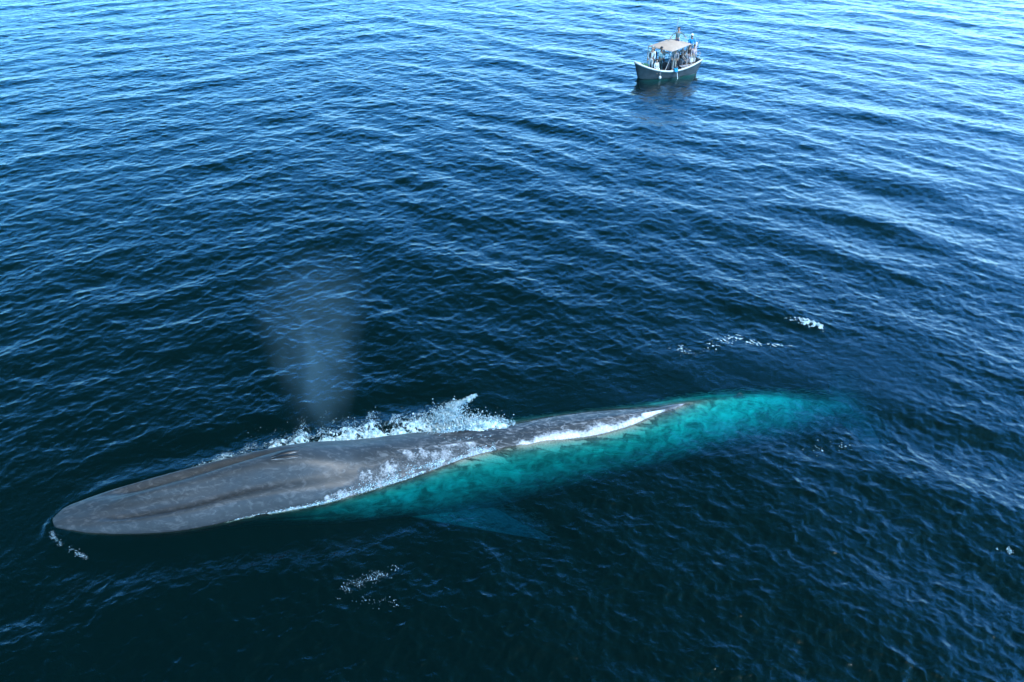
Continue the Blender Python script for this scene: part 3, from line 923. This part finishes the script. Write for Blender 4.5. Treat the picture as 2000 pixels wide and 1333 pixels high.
def hull_pt(t, f, side, inset=0.0):
    xg = -2.88 + 5.62 * t; xk = -2.15 + 4.35 * t
    b = 0.97 * max(0.0, math.sin(math.pi * min(1, (t * 0.80 + 0.0) ** 0.80)) ) ** 0.75
    if t > 0.55: b = max(b, 0.35 + 0.62 * math.cos((t - 0.55) / 0.45 * 1.45))
    b = max(0.0, b - inset)
    sheer = 0.52 + 0.70 * max(0, 1 - t / 0.52) ** 1.9 + 0.42 * max(0, (t - 0.55) / 0.45) ** 1.7
    keel = -1.0 + 0.25 * max(0, 1 - t / 0.2) ** 2  # deepened to widen the turquoise glow under the hull
    z = keel + (sheer - keel) * f
    x = xk + (xg - xk) * f ** 0.9
    y = side * b * (f ** 0.30) * (0.78 + 0.22 * f)
    return Vector((x, y, z))
def grid_obj(name, fn, nu, nv, mat, parent, closed_v=False):
    V = [fn(i / (nu - 1), j / (nv - 1))[:] for i in range(nu) for j in range(nv)]
    idx = np.arange(nu * nv).reshape(nu, nv)
    Q = np.stack([idx[:-1, :-1], idx[1:, :-1], idx[1:, 1:], idx[:-1, 1:]], -1).reshape(-1, 4)
    return link(name, np_mesh(name, V, Q), mat, parent)
def shell(a, b=None):
    def fn(u, w):
        s = 2 * w - 1
        return hull_pt(u, max(0.0, abs(s)), 1 if s >= 0 else -1)
    return fn
hull = grid_obj('hull', shell(0), 60, 41, M_hull, boat)
md = hull.modifiers.new('thick', 'SOLIDIFY'); md.thickness = 0.05; md.offset = 0
# transom closing the stern
tv = [hull_pt(1, abs(2 * w / 20 - 1), 1 if w >= 10 else -1)[:] for w in range(21)]
me = bpy.data.meshes.new('transom'); me.from_pydata(tv, [], [list(range(21))]); me.update()
tr_ = link('transom', me, M_hull, boat, smooth=False); md = tr_.modifiers.new('t', 'SOLIDIFY'); md.thickness = 0.05
def strip_tube(name, pts, r, mat, parent, k=8, rz=None):
    V = []; n = len(pts)
    for i, p in enumerate(pts):
        a = pts[max(i - 1, 0)]; b = pts[min(i + 1, n - 1)]
        t = (Vector(b) - Vector(a)).normalized()
        s = t.cross(Vector((0, 0, 1)))
        s = Vector((1, 0, 0)) if s.length < 1e-3 else s.normalized()
        w = s.cross(t)
        for j in range(k):
            an = 2 * math.pi * (j + 0.5) / k
            V.append((Vector(p) + s * math.cos(an) * r + w * math.sin(an) * (rz or r))[:])
    ii = np.arange(n * k).reshape(n, k); jj = np.roll(ii, -1, axis=1)
    Q = np.stack([ii[:-1], ii[1:], jj[1:], jj[:-1]], -1).reshape(-1, 4)
    V += [tuple(pts[0]), tuple(pts[-1])]
    T = [(n * k, int(ii[0, (j + 1) % k]), int(ii[0, j])) for j in range(k)] + [(n * k + 1, int(ii[-1, j]), int(ii[-1, (j + 1) % k])) for j in range(k)]
    return link(name, np_mesh(name, V, Q, T), mat, parent)
rimp = [hull_pt(t / 50, 1, -1) + Vector((0, 0, 0.0)) for t in range(50, -1, -1)] + [hull_pt(t / 50, 1, 1) for t in range(1, 51)]
strip_tube('gunwale', rimp, 0.07, M_white, boat, 4, 0.075)
grid_obj('inner_side', lambda u, w: hull_pt(0.05 + 0.93 * u, 0.80 + 0.18 * abs(2 * w - 1), 1 if w >= 0.5 else -1, 0.06) if abs(2*w-1) > 0.02 else hull_pt(0.05 + 0.93 * u, 0.80, 1, 0.06), 40, 21, M_liner, boat)
def deck_fn(u, w):
    t = 0.04 + 0.95 * u
    p = hull_pt(t, 0.86, 1, 0.03)
    z = 0.34 + 0.42 * max(0, 1 - t / 0.28) ** 0.8 + 0.25 * max(0, (t - 0.8) / 0.2)
    return Vector((p.x, p.y * (2 * w - 1), z))
grid_obj('deck', deck_fn, 40, 9, M_deck, boat)
# small foredeck cap, white
grid_obj('foredeck', lambda u, w: Vector((hull_pt(0.16 * u, 0.97, 1, 0.02).x, hull_pt(0.16 * u, 0.97, 1, 0.02).y * (2 * w - 1), hull_pt(0.16 * u, 0.97, 1).z)), 10, 5, M_white, boat)

def box(name, c, size, mat, parent, rz=0.0, bev=0.02):
    bm = bmesh.new(); bmesh.ops.create_cube(bm, size=1)
    for v in bm.verts: v.co = Vector((v.co.x * size[0], v.co.y * size[1], v.co.z * size[2]))
    bmesh.ops.bevel(bm, geom=list(bm.edges), offset=bev, segments=2, affect='EDGES')
    bmesh.ops.rotate(bm, verts=bm.verts, matrix=Matrix.Rotation(rz, 3, 'Z'))
    bmesh.ops.translate(bm, verts=bm.verts, vec=c)
    me = bpy.data.meshes.new(name); bm.to_mesh(me); bm.free()
    return link(name, me, mat, parent, smooth=False)
box('engine_box', (0.55, 0.10, 0.62), (1.3, 0.62, 0.56), M_dark, boat)
box('bench', (1.55, -0.36, 0.60), (1.3, 0.26, 0.05), M_liner, boat)
box('bench', (1.45, 0.52, 0.62), (1.4, 0.26, 0.05), M_liner, boat)
box('helm_stand', (1.05, 0.55, 0.92), (0.5, 0.45, 1.15), M_liner, boat)
box('stern_seat', (2.15, 0.12, 0.86), (0.5, 0.62, 0.30), M_white, boat)
# awning: sagging canvas on leaning poles
CA, CB, CC, CD = Vector((-1.32, 0.80, 1.98)), Vector((0.72, 0.98, 2.28)), Vector((1.86, -0.10, 2.02)), Vector((-0.40, -0.98, 1.95))
def can(u, w):
    p = (CA * (1 - u) + CB * u) * (1 - w) + (CD * (1 - u) + CC * u) * w
    sag = 0.12 * math.sin(math.pi * u) * math.sin(math.pi * w)
    edge = -0.045 * (abs(2 * w - 1) ** 6) * math.sin(math.pi * u * 4) ** 2
    return p + Vector((0, 0, sag + edge + 0.012 * math.sin(u * 17 + w * 5)))
cn = grid_obj('awning', can, 34, 24, M_canvas, boat)
md = cn.modifiers.new('t', 'SOLIDIFY'); md.thickness = 0.035
strip_tube('awning_frame', [CA, CD, CC, CB, CA], 0.025, M_pole, boat, 6)
for top, bot in ((CD + Vector((0.08, 0.02, 0)), (-0.75, -0.84, 0.5)), (CD + Vector((0.22, 0.02, 0)), (-0.10, -0.92, 0.5)), (CC, (1.75, -0.62, 0.6)), (CC + Vector((-0.5, -0.2, 0)), (1.25, -0.78, 0.55)),
                 (CB, (0.75, 0.88, 0.5)), (CA, (-1.35, 0.70, 0.6)), (CC + Vector((-0.1, 0.1, 0)), (1.95, 0.45, 0.7))):
    strip_tube('awning_pole', [Vector(top), (Vector(top) + Vector(bot)) / 2, Vector(bot)], 0.028, M_pole, boat, 6)
strip_tube('mast', [(0.98, 0.78, 0.5), (0.99, 0.78, 2.2), (1.0, 0.78, 3.9)], 0.022, M_white, boat, 6)
strip_tube('stern_rail', [(2.55, -0.30, 0.95), (2.72, -0.25, 1.35), (2.75, 0.0, 1.4), (2.70, 0.28, 1.35), (2.5, 0.35, 0.95)], 0.02, M_pole, boat, 6)
strip_tube('stern_pole', [(2.35, 0.30, 0.9), (2.62, 0.28, 1.5), (2.86, 0.25, 2.05)], 0.02, M_pole, boat, 6)
cloth = grid_obj('pennant', lambda u, w: Vector((2.45 + 0.30 * u, 0.30 - 0.02 * math.sin(u * 6), 1.55 + 0.45 * w + 0.03 * math.sin(u * 5))), 10, 8, simple_mat('pennant_cloth', (0.62, 0.50, 0.55), 0.8), boat)
md = cloth.modifiers.new('t', 'SOLIDIFY'); md.thickness = 0.01

def ball_mesh(c, r, squash=1.0):
    bm = bmesh.new(); bmesh.ops.create_uvsphere(bm, u_segments=16, v_segments=10, radius=r)
    for v in bm.verts: v.co = Vector((v.co.x, v.co.y, v.co.z * squash)) + Vector(c)
    me = bpy.data.meshes.new('ball'); bm.to_mesh(me); bm.free(); return me
# fender on a cord at the bow quarter
p0 = hull_pt(0.30, 1, -1); pw = hull_pt(0.30, 0.55, -1)
fe = bpy.data.objects.new('fender', None); COL.objects.link(fe); fe.location = B(p0.x, p0.y, 0)
fe.rotation_euler = (0, 0, BA)
tag(fe, 'small white ball fender hanging by a cord against the dark bow side', 'fender')
link('ball', ball_mesh((0, -0.13, 0.20), 0.10, 1.25), M_white, fe)
strip_tube('cord', [(0, -0.05, p0.z + 0.05), (0, -0.12, p0.z - 0.1), (0, -0.13, 0.28)], 0.012, M_liner, fe, 5)
p1_ = hull_pt(0.53, 1, -1)
bu = bpy.data.objects.new('towel', None); COL.objects.link(bu); bu.location = B(p1_.x, p1_.y, 0); bu.rotation_euler = (0, 0, BA)
tag(bu, 'turquoise towel draped over the white rim with a pale rope end trailing to the water', 'towel')
grid_obj('cloth', lambda u, w: Vector((-0.14 + 0.28 * u + 0.02 * math.sin(w * 7), 0.16 - 0.32 * min(1, w * 1.6) , 0.60 + 0.03 * math.sin(u * 9) + 0.08 * math.sin(min(1, w * 1.6) * math.pi) - 0.32 * max(0, w - 0.6))), 10, 14, M_blue, bu).modifiers.new('t', 'SOLIDIFY').thickness = 0.02
strip_tube('rope_end', [(0.03, -0.18, 0.5), (0.06, -0.24, 0.3), (0.10, -0.27, 0.08), (0.11, -0.30, -0.05)], 0.028, M_white, bu, 6)
# green net heap and kit bag on the foredeck
def lump(name, loc, size, mat, seed, label, cat):
    bm = bmesh.new(); bmesh.ops.create_icosphere(bm, subdivisions=4, radius=1)
    for v in bm.verts:
        n = noise.fractal(v.co * 1.6 + Vector((seed, 0, 0)), 0.8, 2.1, 4)
        v.co = v.co * (1 + 0.28 * n); v.co.z = max(v.co.z, -0.45)
        v.co = Vector((v.co.x * size[0], v.co.y * size[1], (v.co.z + 0.45) * size[2]))
    me = bpy.data.meshes.new(name); bm.to_mesh(me); bm.free()
    o = link(name, me, mat); o.location = loc; o.rotation_euler = (0, 0, BA)
    tag(o, label, cat); return o
lump('fishing_net', B(-1.95, 0.12, 0.78), (0.30, 0.22, 0.16), M_green, 2, 'heap of green fishing net on the foredeck behind the bow tip', 'net')
lump('kit_bag', B(0.45, -0.50, 0.34), (0.24, 0.16, 0.26), M_dark, 5, 'black kit bag on the deck between the leaning awning poles', 'bag')

# ------------------------------------------------------------------ people
SKIN = [simple_mat('skin_tan', (0.36, 0.20, 0.13), 0.55, 0.08), simple_mat('skin_brown', (0.16, 0.085, 0.055), 0.55, 0.08)]
def cloth_mat(name, c): return simple_mat(name, c, 0.85, 0.18, 9, 0.4)
C_ = dict(white=cloth_mat('white_cotton', (0.62, 0.60, 0.57)), black=cloth_mat('black_cotton', (0.018, 0.018, 0.022)), brown=cloth_mat('brown_vest', (0.05, 0.035, 0.032)),
          teal=cloth_mat('teal_shirt', (0.16, 0.28, 0.29)), dgreen=cloth_mat('dark_trousers', (0.015, 0.035, 0.035)), grey=cloth_mat('grey_shirt', (0.17, 0.17, 0.18)),
          blue=cloth_mat('blue_jacket', (0.0, 0.20, 0.40)), navy=cloth_mat('navy_cloth', (0.01, 0.03, 0.09)), pink=cloth_mat('pink_shirt', (0.50, 0.36, 0.36)),
          khaki=cloth_mat('khaki_cloth', (0.28, 0.24, 0.19)), hair=simple_mat('dark_hair', (0.014, 0.010, 0.009), 0.5), hair2=simple_mat('grey_hair', (0.28, 0.27, 0.26), 0.6),
          cap=cloth_mat('white_cap', (0.78, 0.80, 0.82)), pattern=cloth_mat('patterned_shirt', (0.10, 0.17, 0.18)))

def skin_obj(name, verts, edges, rad, mat, parent, sub=1, root=0):
    me = bpy.data.meshes.new(name)
    me.from_pydata([tuple(v) for v in verts], edges, [])
    o = bpy.data.objects.new(name, me); COL.objects.link(o)
    o.parent = parent
    me.materials.append(mat)
    md = o.modifiers.new('skin', 'SKIN'); md.use_smooth_shade = True; md.branch_smoothing = 0.4
    for i, sv in enumerate(me.skin_vertices[0].data):
        r = rad[i]; sv.radius = r if isinstance(r, tuple) else (r, r)
        sv.use_root = (i == root)
    if sub:
        s = o.modifiers.new('sub', 'SUBSURF'); s.levels = sub; s.render_levels = sub
    return o

def person(loc, face, label, pose='down', sit=False, h=1.75, top='white', legs='navy', skin=0, hair='hair', cap=False, sleeves=True, lean=0.0, group='passengers standing in the boat', bent=0.0, vest=None):
    """x forward, y left, z up; loc = floor under the feet, face = world heading in degrees"""
    k = h / 1.75
    root = None
    V = []; E = []; R = []
    def v(p, r, par=None):
        V.append(Vector(p) * k); R.append(r * k if not isinstance(r, tuple) else (r[0] * k, r[1] * k))
        if par is not None: E.append((par, len(V) - 1))
        return len(V) - 1
    hz = 0.48 if sit else 0.90
    f = Vector((math.sin(bent), 0, math.cos(bent)))
    pel = Vector((0.0, 0, hz))
    def T(a, y=0.0, fw=0.0):      # point up the trunk
        p = pel + f * a + Vector((fw + lean * a, y, 0)); return p
    i_p = v(pel, 0.135); i_w = v(T(0.18), 0.120, i_p); i_c = v(T(0.36), 0.135, i_w); i_n = v(T(0.51), 0.060, i_c)
    i_h0 = v(T(0.60, 0, 0.015), 0.070, i_n); i_h1 = v(T(0.69, 0, 0.025), 0.092, i_h0); i_h2 = v(T(0.78, 0, 0.010), 0.075, i_h1)
    v(T(0.66, 0, 0.125), 0.016, i_h1)                       # nose
    for s in (-1, 1):
        v(T(0.675, 0.098 * s, 0.0), 0.016, i_h1)           # ears
    arms = {}
    for s in (-1, 1):
        sh = T(0.44, 0.185 * s)
        i_s = v(sh, 0.058, i_c)
        if pose == 'hold' or (pose == 'point' and s < 0):
            el = sh + Vector((0.16, 0.08 * s, -0.22)); wr = sh + Vector((0.30, -0.08 * s, 0.02))
        elif pose == 'out':
            el = sh + Vector((0.08, 0.24 * s, -0.16)); wr = sh + Vector((0.26, 0.36 * s, -0.26))
        elif pose == 'point':
            el = sh + Vector((0.24, 0.08 * s, -0.03)); wr = sh + Vector((0.47, 0.10 * s, 0.06))
        elif pose == 'rail':
            el = sh + Vector((0.14, 0.10 * s, -0.24)); wr = sh + Vector((0.36, 0.04 * s, -0.34))
        else:
            el = sh + Vector((0.02, 0.06 * s, -0.28)); wr = sh + Vector((0.12, 0.04 * s, -0.50))
        i_e = v(el, 0.042, i_s); i_wr = v(wr, 0.028, i_e)
        d = (wr - el).normalized(); lat = Vector((0, 0, 1)).cross(d)
        lat = lat.normalized() if lat.length > 0.2 else Vector((0, 1, 0))
        nrm = d.cross(lat)
        i_pl = v(wr + d * 0.055, 0.030, i_wr)
        for q, (o_, ln) in enumerate(((-0.032, 0.060), (-0.011, 0.075), (0.011, 0.070), (0.032, 0.052))):
            a = wr + d * 0.092 + lat * o_; b = a + d * ln * 0.5 - nrm * 0.008; c = b + d * ln * 0.4 - nrm * 0.022
            i1 = v(a, 0.0095, i_pl); i2 = v(b, 0.009, i1); v(c, 0.008, i2)
        th = wr + d * 0.045 + lat * (-0.045 * s); i1 = v(th, 0.011, i_pl); v(th + d * 0.045 + lat * (-0.018 * s), 0.009, i1)
        arms[s] = (sh, el, wr)
    lg = {}
    for s in (-1, 1):
        hp = Vector((0, 0.095 * s, hz - 0.05))
        if sit: kn = Vector((0.40, 0.12 * s, 0.47)); an = Vector((0.42, 0.12 * s, 0.08))
        else: kn = Vector((0.02 + 0.03 * s, 0.11 * s, 0.49)); an = Vector((-0.03 + 0.03 * s, 0.12 * s, 0.08))
        i_a = v(hp, 0.092, i_p); i_k = v(kn, 0.060, i_a); i_n2 = v(an, 0.040, i_k)
        i_f = v(an + Vector((0.08, 0.01 * s, -0.035)), 0.040, i_n2); v(an + Vector((0.18, 0.02 * s, -0.045)), 0.030, i_f)
        lg[s] = (hp, kn, an)
    body = skin_obj('person', V, E, R, SKIN[skin], None)
    body.location = loc; body.rotation_euler = (0, 0, math.radians(face))
    tag(body, label, 'person', group)
    K = lambda L_: [Vector(p) * k for p in L_]
    # shirt over trunk and upper arms
    sv = [T(-0.03), T(0.18), T(0.37), T(0.475)]; se = [(0, 1), (1, 2), (2, 3)]; sr = [0.160, 0.145, 0.158, 0.075]
    for s in (-1, 1):
        sh, el, wr = arms[s]
        b = len(sv); sv += [sh, el]; se += [(2, b), (b, b + 1)]; sr += [0.074, 0.056]
        if sleeves: sv.append(wr + (el - wr) * 0.12); se.append((b + 1, b + 2)); sr.append(0.040)
    skin_obj('shirt', K(sv), se, [r * k for r in sr], C_[top], body)
    if vest:
        skin_obj('vest', K([T(-0.02, -0.085, 0.02), T(0.20, -0.08, 0.02), T(0.42, -0.10, 0.02)]), [(0, 1), (1, 2)], [0.135 * k, 0.125 * k, 0.125 * k], C_[vest], body)
    tv_ = [pel + Vector((0, 0, 0.05)), pel]; te = [(0, 1)]; tr2 = [0.150, 0.150]
    for s in (-1, 1):
        hp, kn, an = lg[s]; b = len(tv_)
        tv_ += [hp, kn, an + (kn - an) * 0.08]; te += [(1, b), (b, b + 1), (b + 1, b + 2)]; tr2 += [0.108, 0.078, 0.060]
    skin_obj('trousers', K(tv_), te, [r * k for r in tr2], C_[legs], body)
    hc = T(0.735, 0, -0.012) * k
    bm = bmesh.new(); bmesh.ops.create_uvsphere(bm, u_segments=18, v_segments=12, radius=1)
    for q in bm.verts:
        if not cap and q.co.x > 0.35 and q.co.z < 0.25: q.co.x = 0.35
        q.co = Vector((q.co.x * 0.112, q.co.y * 0.106, max(q.co.z, -0.75 if not cap else -0.15) * 0.112)) * k + hc
    me = bpy.data.meshes.new('hair'); bm.to_mesh(me); bm.free()
    ho = link('cap' if cap else 'hair', me, C_['cap'] if cap else C_[hair], body)
    if cap:
        bm = bmesh.new(); bmesh.ops.create_circle(bm, cap_ends=True, segments=18, radius=0.10 * k)
        for q in bm.verts: q.co = Vector((q.co.x * 1.0, q.co.y * 0.8, 0)) + hc + Vector((0.09, 0, 0.0)) * k
        me = bpy.data.meshes.new('brim'); bm.to_mesh(me); bm.free()
        br = link('brim', me, C_['cap'], ho); br.modifiers.new('t', 'SOLIDIFY').thickness = 0.012
    return body

P_ = person
P_(B(-1.45, 0.02, 0.46), -118, 'bald person in a dark vest over a white shirt at the bow side', 'down', h=1.78, top='white', legs='white', vest='brown', skin=0, hair='hair2')
P_(B(-1.05, 0.38, 0.40), -100, 'person all in black half hidden between the vest wearer and the green shirt', 'down', h=1.66, top='black', legs='black')
P_(B(-0.82, -0.22, 0.38), -62, 'person in pale green shirt and dark trousers with folded hands on the near side', 'hold', h=1.80, top='teal', legs='dgreen', skin=1)
P_(B(-0.38, 0.10, 0.38), -75, 'person in a loose white shirt with raised arms under the awning edge', 'point', h=1.62, top='white', legs='black', skin=1)
P_(B(-1.25, -0.42, 0.42), -70, 'dark haired child in a white shirt sitting low on the near rim', 'down', sit=True, h=1.30, top='white', legs='white', group='passengers seated in the boat')
P_(B(0.30, -0.42, 0.38), -100, 'person in a grey shirt standing just behind the two leaning awning poles', 'rail', h=1.62, top='grey', legs='khaki')
P_(B(0.78, -0.28, 0.38), -40, 'person in black stooping forward over the near bench under the awning', 'rail', h=1.58, top='black', legs='black', bent=0.75)
P_(B(1.28, 0.05, 0.50), -110, 'grey haired person in a grey shirt near the stern bench', 'down', h=1.45, top='grey', legs='grey', hair='hair2', sleeves=False)
P_(B(1.85, 0.05, 0.55), -110, 'slim person in a dark brown top under the stern corner of the awning', 'down', h=1.45, top='brown', legs='pink')
P_(B(2.18, -0.12, 0.55), -80, 'person in a pale pink top beside the stern seat', 'down', h=1.45, top='pink', legs='khaki')
P_(B(1.02, 0.55, 1.50), -95, 'long haired person in a patterned top rising above the awning with arms spread', 'out', h=1.70, top='pattern', legs='navy', skin=0)
P_(B(2.12, 0.30, 1.02), -80, 'person in a bright blue jacket and white cap raised at the stern', 'rail', h=1.66, top='blue', legs='navy', cap=True, skin=1)
